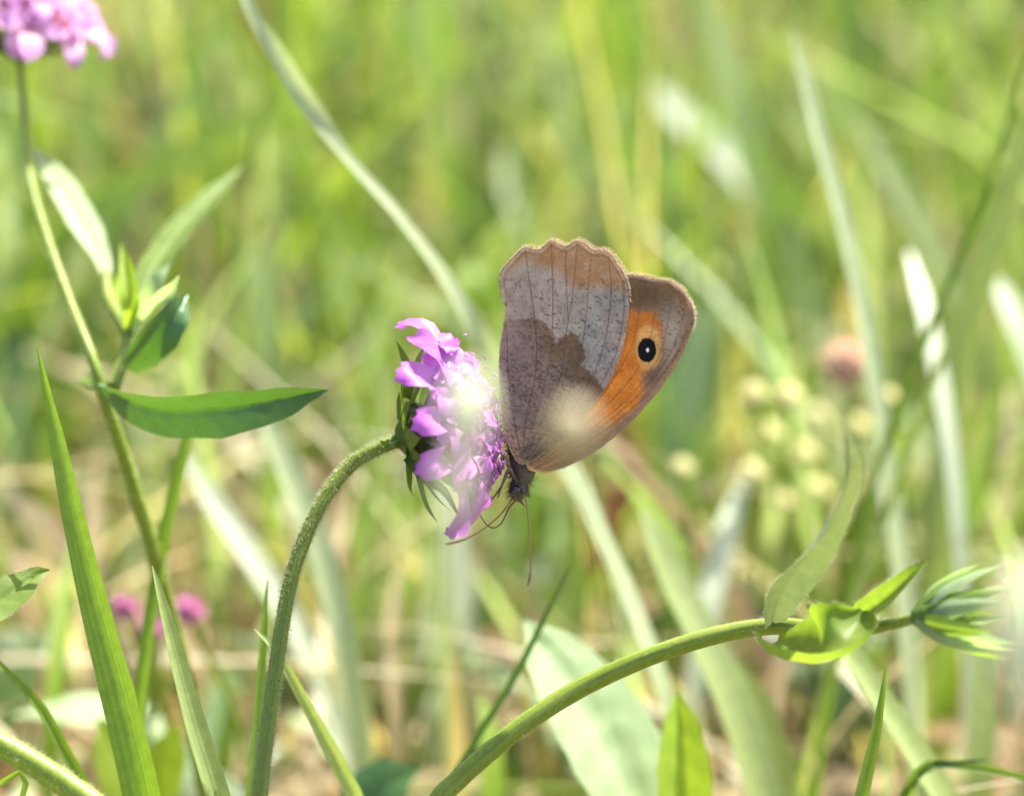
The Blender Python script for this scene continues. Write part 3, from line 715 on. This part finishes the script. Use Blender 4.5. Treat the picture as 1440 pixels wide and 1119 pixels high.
for k in range(18):
    phi = 2 * math.pi * k * .382; rad = UPV * math.cos(phi) - FWD * math.sin(phi); lay = k / 18
    ax = (RGT + UPV * .05).normalized(); p0 = P(1284 + 18 * lay, 868, .485) + rad * PX(12)
    th = rs.uniform(.25, .75) + .4 * (1 - lay); d = ax * math.cos(th) + rad * math.sin(th); ln = PX(rs.uniform(95, 138))
    pts = [p0, p0 + d * ln * .33, p0 + (d * .8 + ax * .25).normalized() * ln * .68, p0 + (d * .62 + ax * .4).normalized() * ln]
    cc, hw = smooth_path(pts, [PX(9), PX(14.5), PX(10), PX(.6)], 14)
    part('bract', ribbon(cc, hw, -rad, fold=.5, cross=5), M['leaf_pale'] if k % 3 else M['leaf'], bd)
# plant leaving the picture on the left
lp = [(-95, 890, .492), (-90, 950, .491), (-60, 1005, .49), (-10, 1040, .49), (45, 1072, .49), (100, 1108, .49), (150, 1150, .489)]
LP = thing('hairy_herb', ground_pos(lp), 'thick pale hairy stem rising leftwards, with a hairy pointed leaf', 'plant')
stem_part(LP, lp, [22, 26, 30, 34, 36, 37, 38], 70, hair=3000, hl=.0006, i1=.62, seed=12)
leaf_part(LP, [(-95, 895, .492), (-60, 880, .494), (-20, 858, .497), (20, 832, .499), (50, 808, .501), (70, 801, .502)], [18, 46, 62, 54, 24, 2], NV(-.3, .2, .95), 'leaf', fold=.25, n=28, cross=11, hair=320, hl=.0004, seed=8)
leaf_part(LP, [(-97, 895, .492), (-130, 860, .49), (-165, 820, .488), (-190, 790, .488)], [18, 50, 44, 2], NV(.3, .3, .9), 'leaf', fold=.25, n=20, seed=9)

# ------------------------------------------------------------------ single grass blades
def blade(pts, ws, mat, label, group=None, face=(0, .2, 1), fold=.3, twist=0, name='grass_blade', cat='grass blade', n=36, bend=.3, curl=0, ground=True, cross=5):
    q = [P(*p) for p in pts]; wv = [PX(x_, p_[2]) / 2 for x_, p_ in zip(ws, pts)]
    if ground:
        q2 = to_ground(q, bend); k = len(q2) - len(q); wv += [wv[-1] * (1 - .35 * (i + 1) / max(k, 1)) for i in range(k)]; q = q2
    c, hw = smooth_path(q, wv, n)
    g = ribbon(c, hw, face if callable(face) else NV(*face), fold, curl, twist, cross)
    return single(name, g, M[mat], Vector((q[-1].x, q[-1].y, 0)) if ground else q[0], label, cat, group)
blade([(53, 489, .505), (66, 550, .504), (84, 630, .502), (108, 740, .5), (140, 870, .498), (172, 990, .496), (205, 1130, .494)], [2, 14, 26, 36, 46, 54, 58], 'blade', 'broad bright green grass blade, sharp pointed, rising beside the tall scabious stem', face=(-.35, .1, 1), fold=.28)
blade([(214, 795, .502), (228, 850, .501), (248, 930, .5), (275, 1030, .499), (305, 1130, .498)], [2, 16, 26, 34, 38], 'blade_mint', 'folded pale green grass blade with dark edge in front of pink clover', face=(.55, .1, 1), fold=.55)
blade([(1247, 928, .497), (1242, 975, .497), (1230, 1045, .496), (1212, 1130, .495)], [1.5, 9, 16, 22], 'blade', 'short thin green grass blade standing below the closed leafy bud', face=(-.4, .1, 1), fold=.6)
blade([(358, 884, .512), (380, 905, .511), (402, 940, .512), (435, 1000, .515), (480, 1085, .52), (505, 1140, .523)], [2, 9, 13, 18, 24, 26], 'blade_mint', 'thin pale grass blade crossing behind the hairy flower stem', face=(.3, .3, 1), fold=.3)
blade([(376, 815, .518), (372, 880, .517), (366, 960, .516), (360, 1050, .515), (352, 1130, .514)], [2, 9, 13, 16, 18], 'blade', 'slim upright green grass blade running alongside the hairy flower stem', face=(.2, .1, 1), fold=.4)
blade([(-30, 905, .515), (20, 955, .516), (60, 1000, .518), (90, 1055, .52), (120, 1110, .522), (140, 1150, .523)], [6, 12, 16, 18, 20, 20], 'blade', 'narrow green grass blade slanting down behind the thick hairy stem', face=(.3, .4, 1), fold=.35)
blade([(-15, 1112, .505), (5, 1098, .504), (30, 1084, .503), (38, 1092, .503), (30, 1125, .502), (20, 1170, .50)], [3, 8, 10, 9, 9, 9], 'blade_y', 'small curled yellow-green blade under the thick hairy stem', fold=.2)
blade([(330, -35, .555), (352, 15, .556), (392, 80, .557), (440, 155, .559), (490, 225, .562), (560, 305, .566), (630, 400, .572), (690, 500, .578), (765, 610, .584), (842, 748, .59), (870, 830, .594)], [10, 17, 25, 29, 20, 24, 31, 32, 32, 30, 30], 'blade_gloss', 'long glossy pale grass blade slanting down behind butterfly and flower', face=lambda v: NV(.35 - .75 * math.sin(v * 19 - .2), .55, .75), fold=.22, n=90, bend=.5)
blade([(1113, 40, .5995), (1130, 110, .599), (1158, 220, .598), (1188, 330, .597), (1210, 440, .596), (1225, 530, .595), (1250, 700, .594), (1270, 900, .592)], [4, 22, 27, 30, 33, 34, 34, 34], 'blade_gloss', 'pale upright grass blade with dark fold above the dried pink flower', face=(.45, .5, .8), fold=.35, twist=-.5, n=50)
for dx, dd, ll in ((0, 0, 0), (34, .006, 1)):
    blade([(1450 + dx, 60, .592 + dd), (1412 + dx, 190, .591 + dd), (1370 + dx, 310, .59 + dd), (1325 + dx, 420, .589 + dd), (1275 + dx, 545, .588 + dd), (1225 + dx, 690, .587 + dd), (1180, 900, .585 + dd)], [5, 9, 10, 11, 12, 12, 12], 'blade' if not ll else 'blade_mint', 'thin green grass stalk leaning over the whitish blade', 'thin leaning grass stalks', fold=.6, n=50)
blade([(1455, 150, .62), (1410, 300, .62), (1370, 420, .62), (1340, 560, .62), (1310, 800, .62)], [12, 40, 46, 46, 46], 'blade_mint', 'wide soft green blade leaning alongside thin dark stalks', face=(.2, .6, .8), n=50)
blade([(903, 715, .582), (920, 760, .58), (945, 820, .578), (985, 900, .575), (1030, 1000, .572), (1075, 1140, .57)], [8, 40, 54, 62, 66, 66], 'blade_mint', 'broad folded blue-green blade behind the arching stem', face=(.35, .75, .6), fold=.35)
blade([(1150, 855, .552), (1200, 930, .551), (1255, 1010, .55), (1300, 1080, .549), (1340, 1150, .548)], [10, 36, 42, 44, 44], 'blade_mint', 'blue-green blade slanting below the curled leaves', face=(.3, .6, .8), fold=.3)
blade([(803, 795, .535), (770, 860, .536), (722, 955, .538), (675, 1030, .54), (630, 1110, .542)], [3, 8, 10, 10, 10], 'blade_dark', 'thin dark grass stalk crossing behind the arching stem', fold=.7)
blade([(800, 640, .575), (820, 690, .574), (842, 745, .573), (880, 830, .572), (930, 960, .57)], [14, 34, 34, 34, 34], 'blade_gloss', 'short white-lit blade right below the wing', face=(.3, .9, .5), fold=.1)
blade([(365, 580, .60), (385, 620, .60), (415, 690, .60), (450, 780, .60), (480, 900, .60)], [8, 36, 40, 40, 40], 'blade_gloss', 'greyish pale blade hanging under the long dark leaf', face=(.2, .7, .7))
blade([(268, 600, .545), (255, 650, .545), (236, 730, .545), (222, 800, .545), (200, 950, .545)], [12, 17, 18, 18, 18], 'blade', 'plain green grass stalk beneath the long dark leaf', fold=.6)
blade([(258, 640, .61), (300, 710, .61), (350, 780, .61), (400, 860, .61), (450, 960, .61)], [14, 34, 40, 38, 34], 'blade_lit_white', 'broad mint-green blade slanting behind hairy flower stem', face=(.1, .8, .6))
blade([(1385, 1068, .53), (1330, 1074, .53), (1310, 1076, .53), (1280, 1100, .531), (1260, 1150, .532)], [3, 9, 10, 11, 12], 'blade_dark', 'dark thin blade lying low under the closed leafy bud', fold=.4)
blade([(1445, 1095, .53), (1390, 1082, .53), (1320, 1074, .53), (1290, 1085, .53), (1270, 1150, .532)], [8, 12, 12, 12, 12], 'blade', 'green thin blade lying low towards the large foreground bud', fold=.4)
# broad pale leaves at the bottom
def lone_leaf(pts, ws, mat, label, face, group=None, cat='leaf', **k):
    q = to_ground([P(*p) for p in pts], .35); t = thing('broad_leaf', Vector((q[-1].x, q[-1].y, 0)), label, cat, group)
    leaf_part(t, pts, ws, NV(*face), mat, 'leaf_blade', **k)
    c, r = smooth_path([P(*pts[-2]).lerp(P(*pts[-1]), .8)] + q[len(pts) - 1:], [PX(7)] * (len(q) - len(pts) + 2), 20)
    part('stalk', tube(c, r, 8), M['stem'], t); return t
lone_leaf([(738, 872, .553), (775, 920, .552), (820, 985, .55), (865, 1060, .548), (900, 1130, .546), (915, 1180, .545)], [8, 96, 140, 150, 130, 20], 'leaf_pale', 'broad pale mint leaf with dark midrib below the arching stem', (.1, .8, .65), fold=.12, n=26, ribs=6, rib_h=3e-4)  # sky reflection on this leaf is painted as its pale mint colour
lone_leaf([(952, 972, .542), (956, 1020, .541), (958, 1080, .54), (962, 1160, .539), (964, 1200, .538)], [4, 50, 74, 80, 20], 'leaf_yellow', 'upright pointed yellow-green leaf folded along its middle under the arching stem', (.1, .4, .9), fold=.6, n=24, ribs=5)
lone_leaf([(20, 1005, .60), (110, 1000, .60), (190, 1020, .6), (210, 1090, .6)], [6, 90, 110, 20], 'leaf_pale', 'soft blurred grey-green leaf low behind the broad bright blade', (.1, .9, .4), fold=.1)
lone_leaf([(140, 1010, .575), (160, 1050, .575), (175, 1100, .574), (185, 1170, .573)], [10, 66, 70, 16], 'leaf_yellow', 'small round yellow leaf at the foot of the broad bright blade', (.1, .5, .8), fold=.1)
lone_leaf([(250, 1020, .58), (235, 1060, .58), (225, 1100, .58), (215, 1170, .58)], [10, 56, 60, 16], 'leaf_yellow', 'small yellow leaf between the broad bright blade and folded blade', (.1, .5, .8), fold=.1)
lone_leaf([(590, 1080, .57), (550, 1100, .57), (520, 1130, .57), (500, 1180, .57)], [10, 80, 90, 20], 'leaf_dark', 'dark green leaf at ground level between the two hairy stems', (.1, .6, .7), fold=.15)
lone_leaf([(400, 1000, .62), (460, 1040, .62), (520, 1090, .62), (560, 1160, .62)], [8, 60, 70, 16], 'leaf_pale', 'pale narrow leaf low to the right of the hairy flower stem', (.1, .9, .4), fold=.1)
lone_leaf([(860, 600, .64), (890, 660, .64), (860, 740, .64), (830, 820, .64)], [6, 40, 44, 16], 'dry', 'reddish brown dry leaf hanging below the wing', (.1, .4, .9), cat='dry leaf', fold=.2)
lone_leaf([(425, 480, .68), (400, 510, .68), (375, 530, .68), (360, 570, .68)], [6, 34, 34, 10], 'dry', 'reddish dry leaf in the grass above the long dark leaf', (.1, .4, .9), cat='dry leaf', fold=.2)

# blurred background blades: (top, middle, bottom), width, kind, distance
GB = 'blurred grass blades in the background'
BG = [
 ('y', (415, 118), (300, 195), (150, 290), 60, .665), ('y', (590, -20), (608, 120), (620, 280), 62, .70), ('y', (862, 60), (895, 240), (935, 430), 56, .70),
 ('mint', (1000, -20), (1040, 140), (1095, 420), 84, .68), ('white', (915, 110), (965, 165), (1030, 235), 70, .69), ('y', (1025, 200), (1010, 300), (990, 440), 70, .70),
 ('dark', (985, 420), (970, 520), (955, 640), 110, .66), ('mint', (1215, 160), (1265, 260), (1345, 420), 64, .66), ('white', (1292, 355), (1300, 430), (1318, 560), 38, .62),
 ('white', (1395, 380), (1425, 440), (1470, 560), 50, .63), ('white', (1048, 660), (1025, 740), (1000, 850), 52, .625), ('y', (1275, 560), (1310, 640), (1340, 760), 44, .65),
 ('blade', (20, 120), (24, 240), (26, 380), 66, .68), ('y', (8, 200), (14, 280), (20, 360), 50, .67), ('blade', (120, -20), (125, 120), (140, 300), 44, .68),
 ('straw', (235, -20), (232, 120), (222, 260), 34, .70), ('blade', (300, 10), (285, 120), (270, 260), 56, .72), ('straw', (650, 60), (648, 200), (640, 330), 34, .71),
 ('y', (715, 40), (742, 140), (770, 300), 48, .71), ('mint', (760, 30), (790, 130), (830, 300), 40, .70), ('blade', (690, 180), (720, 260), (760, 340), 54, .69),
 ('white', (650, 670), (634, 830), (616, 1000), 110, .640), ('white', (600, 700), (606, 850), (600, 1010), 40, .65), ('mint', (600, 650), (612, 800), (640, 1000), 54, .63), ('y', (520, 640), (512, 760), (505, 900), 40, .63),
 ('straw', (480, 690), (470, 780), (455, 900), 34, .64), ('blade', (1065, 120), (1075, 240), (1090, 380), 54, .68), ('y', (1160, 20), (1180, 140), (1190, 260), 60, .72),
 ('dark', (905, -30), (900, 60), (890, 160), 70, .74), ('dark', (10, 370), (18, 470), (24, 600), 70, .66), ('straw', (-20, 690), (40, 712), (90, 760), 34, .62),
 ('straw', (300, 290), (290, 380), (280, 480), 50, .68), ('mint', (385, 330), (375, 420), (365, 520), 70, .66), ('y', (560, 380), (540, 470), (520, 600), 60, .66),
 ('y', (1400, 560), (1370, 680), (1350, 820), 50, .64), ('mint', (1335, 500), (1330, 620), (1320, 760), 60, .64), ('straw', (1430, 520), (1420, 620), (1400, 760), 30, .65),
 ('white', (1235, 600), (1250, 680), (1275, 800), 40, .625), ('blade', (985, 600), (960, 720), (945, 860), 60, .64), ('mint', (1395, 860), (1385, 960), (1370, 1090), 60, .60),
 ('straw', (1120, 900), (1090, 1000), (1070, 1120), 26, .60), ('straw', (1105, 890), (1080, 980), (1050, 1120), 18, .595), ('mint', (1030, 930), (1075, 1010), (1110, 1130), 70, .58),
 ('y', (700, 980), (690, 1040), (680, 1130), 50, .60), ('y', (110, 760), (90, 850), (75, 960), 40, .61), ('straw', (150, 640), (130, 760), (120, 900), 40, .63),
 ('y', (690, 420), (670, 380), (640, 520), 50, .66), ('blade', (790, 690), (800, 780), (790, 900), 70, .64), ('straw', (560, 780), (552, 880), (560, 1000), 34, .62)]
NM = {'y': ('blade_y', 'bright yellow-green'), 'mint': ('blade_mint', 'mint-green'), 'gloss': ('blade_gloss', 'glossy'), 'white': ('blade_lit_white', 'lit whitish'), 'dark': ('blade_dark', 'shade-dark green'), 'blade': ('blade', 'mid-green'), 'straw': ('straw', 'straw-coloured')}  # dark kind: shadow patches of the background painted as dark blades
MARKS = [(60, 60, 'the tall scabious flower'), (200, 380, 'the young side-shoot leaves'), (310, 570, 'the long dark leaf'), (420, 120, 'the long blade tip'), (600, 340, 'the long glossy blade'),
         (640, 620, 'the purple flower'), (780, 330, 'the scalloped wing edge'), (960, 420, 'the forewing tip'), (1150, 200, 'the pale upright blade'), (1100, 620, 'the dried seed heads'), (1380, 250, 'the thin leaning stalks'), (1330, 860, 'the closed leafy bud'),
         (1170, 800, 'the curled leaves'), (830, 1000, 'the broad pale mint leaf'), (420, 800, 'the hairy flower stem'), (220, 870, 'the pink clover flowers'), (90, 600, 'the broad bright blade'), (1080, 1000, 'the arching stem'), (880, 680, 'the reddish dry leaf')]
seen = {}
for i, (k, a, b, c_, wd, d) in enumerate(BG):
    rs = random.Random(i)
    mk = min(MARKS, key=lambda q: (q[0] - b[0]) ** 2 + (q[1] - b[1]) ** 2)[2]
    sl = (a[0] - c_[0]) / max(1, abs(c_[1] - a[1])); po = 'upright' if abs(sl) < .16 else ('strongly slanting' if abs(sl) > .6 else 'slightly leaning')
    wword = 'slim' if wd < 38 else ('broad' if wd > 58 else 'medium-wide')
    lab = 'blurred %s %s %s grass blade behind %s' % (po, wword, NM[k][1], mk)
    wd *= .62; jx = rs.uniform(-25, 25)
    blade([(a[0] + jx, a[1], d), (*b, d - .004), (c_[0] - jx * .6, c_[1], d - .008)], [wd * .25, wd, wd], NM[k][0], lab, 'blurred grass blades in the background', face=(rs.uniform(-.4, .4), .7 if k in ('gloss', 'mint', 'white') else .3, .8), fold=rs.uniform(.05, .3), twist=rs.uniform(-.5, .5), n=24)

# ------------------------------------------------------------------ small blurred flowers and seed heads
def clover(px, py, d, rad, mat, label, group=None, name='clover_flower', cat='flower', n=46, plen=.55, seed=0):
    rs = random.Random(seed); p = P(px, py, d); g0 = Vector((p.x + rs.uniform(-.008, .008), p.y + rs.uniform(-.004, .006), 0))
    t = thing(name, g0, label, cat, group)
    c, r = smooth_path([p, p.lerp(g0, .5) + Vector((.002, 0, 0)), g0 - Vector((0, 0, .004))], [.0005, .0005, .0006], 12)
    part('stem', tube(c, r, 7), M['stem'], t)
    R = PX(rad, d); V, F = ball(p, R * .55, R * .55, R * .55, None, 10, 6)
    for k in range(n):
        z = 1 - 1.7 * (k + .5) / n; ph = k * 2.4; q = math.sqrt(max(0, 1 - z * z)); dv = Vector((q * math.cos(ph), q * math.sin(ph), z))
        dv = (dv + Vector((0, 0, .35))).normalized()
        cc = [p + dv * R * x_ for x_ in (.4, .7, .95, 1.05)]
        g = ribbon(cc, [R * .10, R * .17, R * .14, R * .03], dv.orthogonal(), .3, cross=3); b0 = len(V); V += g[0]; F += [tuple(z_ + b0 for z_ in f) for f in g[1]]
    part('flower_head', (V, F), M[mat], t)
    return t
for i, (x, y, rr, m_) in enumerate(((175, 858, 20, 'pink'), (210, 888, 22, 'pink'), (264, 864, 24, 'pink'), (218, 852, 15, 'faded'))):
    clover(x, y, .588 + .003 * i, rr * 1.1, m_, 'small pink clover flower between the broad blade and the folded blade' if m_ == 'pink' else 'small faded clover flower amid the pink ones', 'pink clover flowers' if m_ == 'pink' else None, seed=i)
clover(1192, 520, .62, 44, 'faded', 'withered brownish-pink flower head behind the curled leaves', name='withered_flower', seed=9)
clover(205, 950, .61, 18, 'dry', 'small orange-brown dried flower below the pink clovers', name='withered_flower', seed=10)
clover(-60, 300, .70, 30, 'seed', 'pale seed head left of the tall scabious', name='seed_head', cat='seed head', seed=11)
for i, (x, y, rr) in enumerate(((1062, 555, 17), (1110, 560, 20), (1080, 610, 18), (1135, 640, 17), (1150, 585, 15), (1058, 665, 16), (1100, 705, 15), (1150, 690, 18), (1205, 600, 16), (1235, 690, 17), (960, 660, 15), (1250, 560, 13))):
    clover(x, y, .62 + .004 * (i % 5), rr * 1.2, 'seed', 'pale dried seed head in the cluster behind the curled leaf', 'dried seed heads behind the curled leaf', 'seed_head', 'seed head', 26, seed=20 + i)

# ------------------------------------------------------------------ things close to the lens
def pale_bud(px, py, d, wpx, hpx, label, foot, seed, mat='cream'):
    p = P(px, py, d); g0 = Vector((p.x + foot[0], p.y + foot[1], 0)); t = thing('pale_bud', g0, label, 'flower bud')
    c, r = smooth_path([p, p.lerp(g0, .35) + Vector((foot[0] * .3, 0, 0)), p.lerp(g0, .7), g0 - Vector((0, 0, .004))], [1.6e-4, 1.6e-4, 1.8e-4, 2e-4], 24)
    part('stem', tube(c, r, 6), M['stem'], t)
    w_, h_ = PX(wpx, d) / 2, PX(hpx, d) / 2
    b = part('bud', ball(p, w_ * .8, w_ * .8, h_ * .9, UPV, 12, 8), M[mat], t)
    for k in range(6):
        a = k * math.pi / 3 + .3; rad = RGT * math.cos(a) - FWD * math.sin(a)
        pts = [p - UPV * h_ + rad * w_ * .3, p - UPV * h_ * .2 + rad * w_ * .95, p + UPV * h_ * .6 + rad * w_ * .9, p + UPV * h_ * 1.05 + rad * w_ * .5]
        cc, hw = smooth_path(pts, [w_ * .3, w_ * .55, w_ * .45, w_ * .06], 9)
        part('petal', ribbon(cc, hw, rad, -.2, cross=5), M[mat], b)
    return t
pale_bud(657, 582, .362, 66, 116, 'creamy white unfocused bud floating in front of the purple flower', (-.01, .004), 1)
pale_bud(804, 602, .368, 60, 70, 'creamy unfocused bud in front of the lower part of the wing', (.012, .004), 2, 'tan_bud')
pale_bud(640, 692, .345, 34, 84, 'faint small unfocused bud below the brighter one at the flower', (-.006, .004), 3)
pale_bud(1450, 905, .345, 96, 230, 'large creamy unfocused bud in the foreground next to the closed leafy bud', (.01, .004), 4)
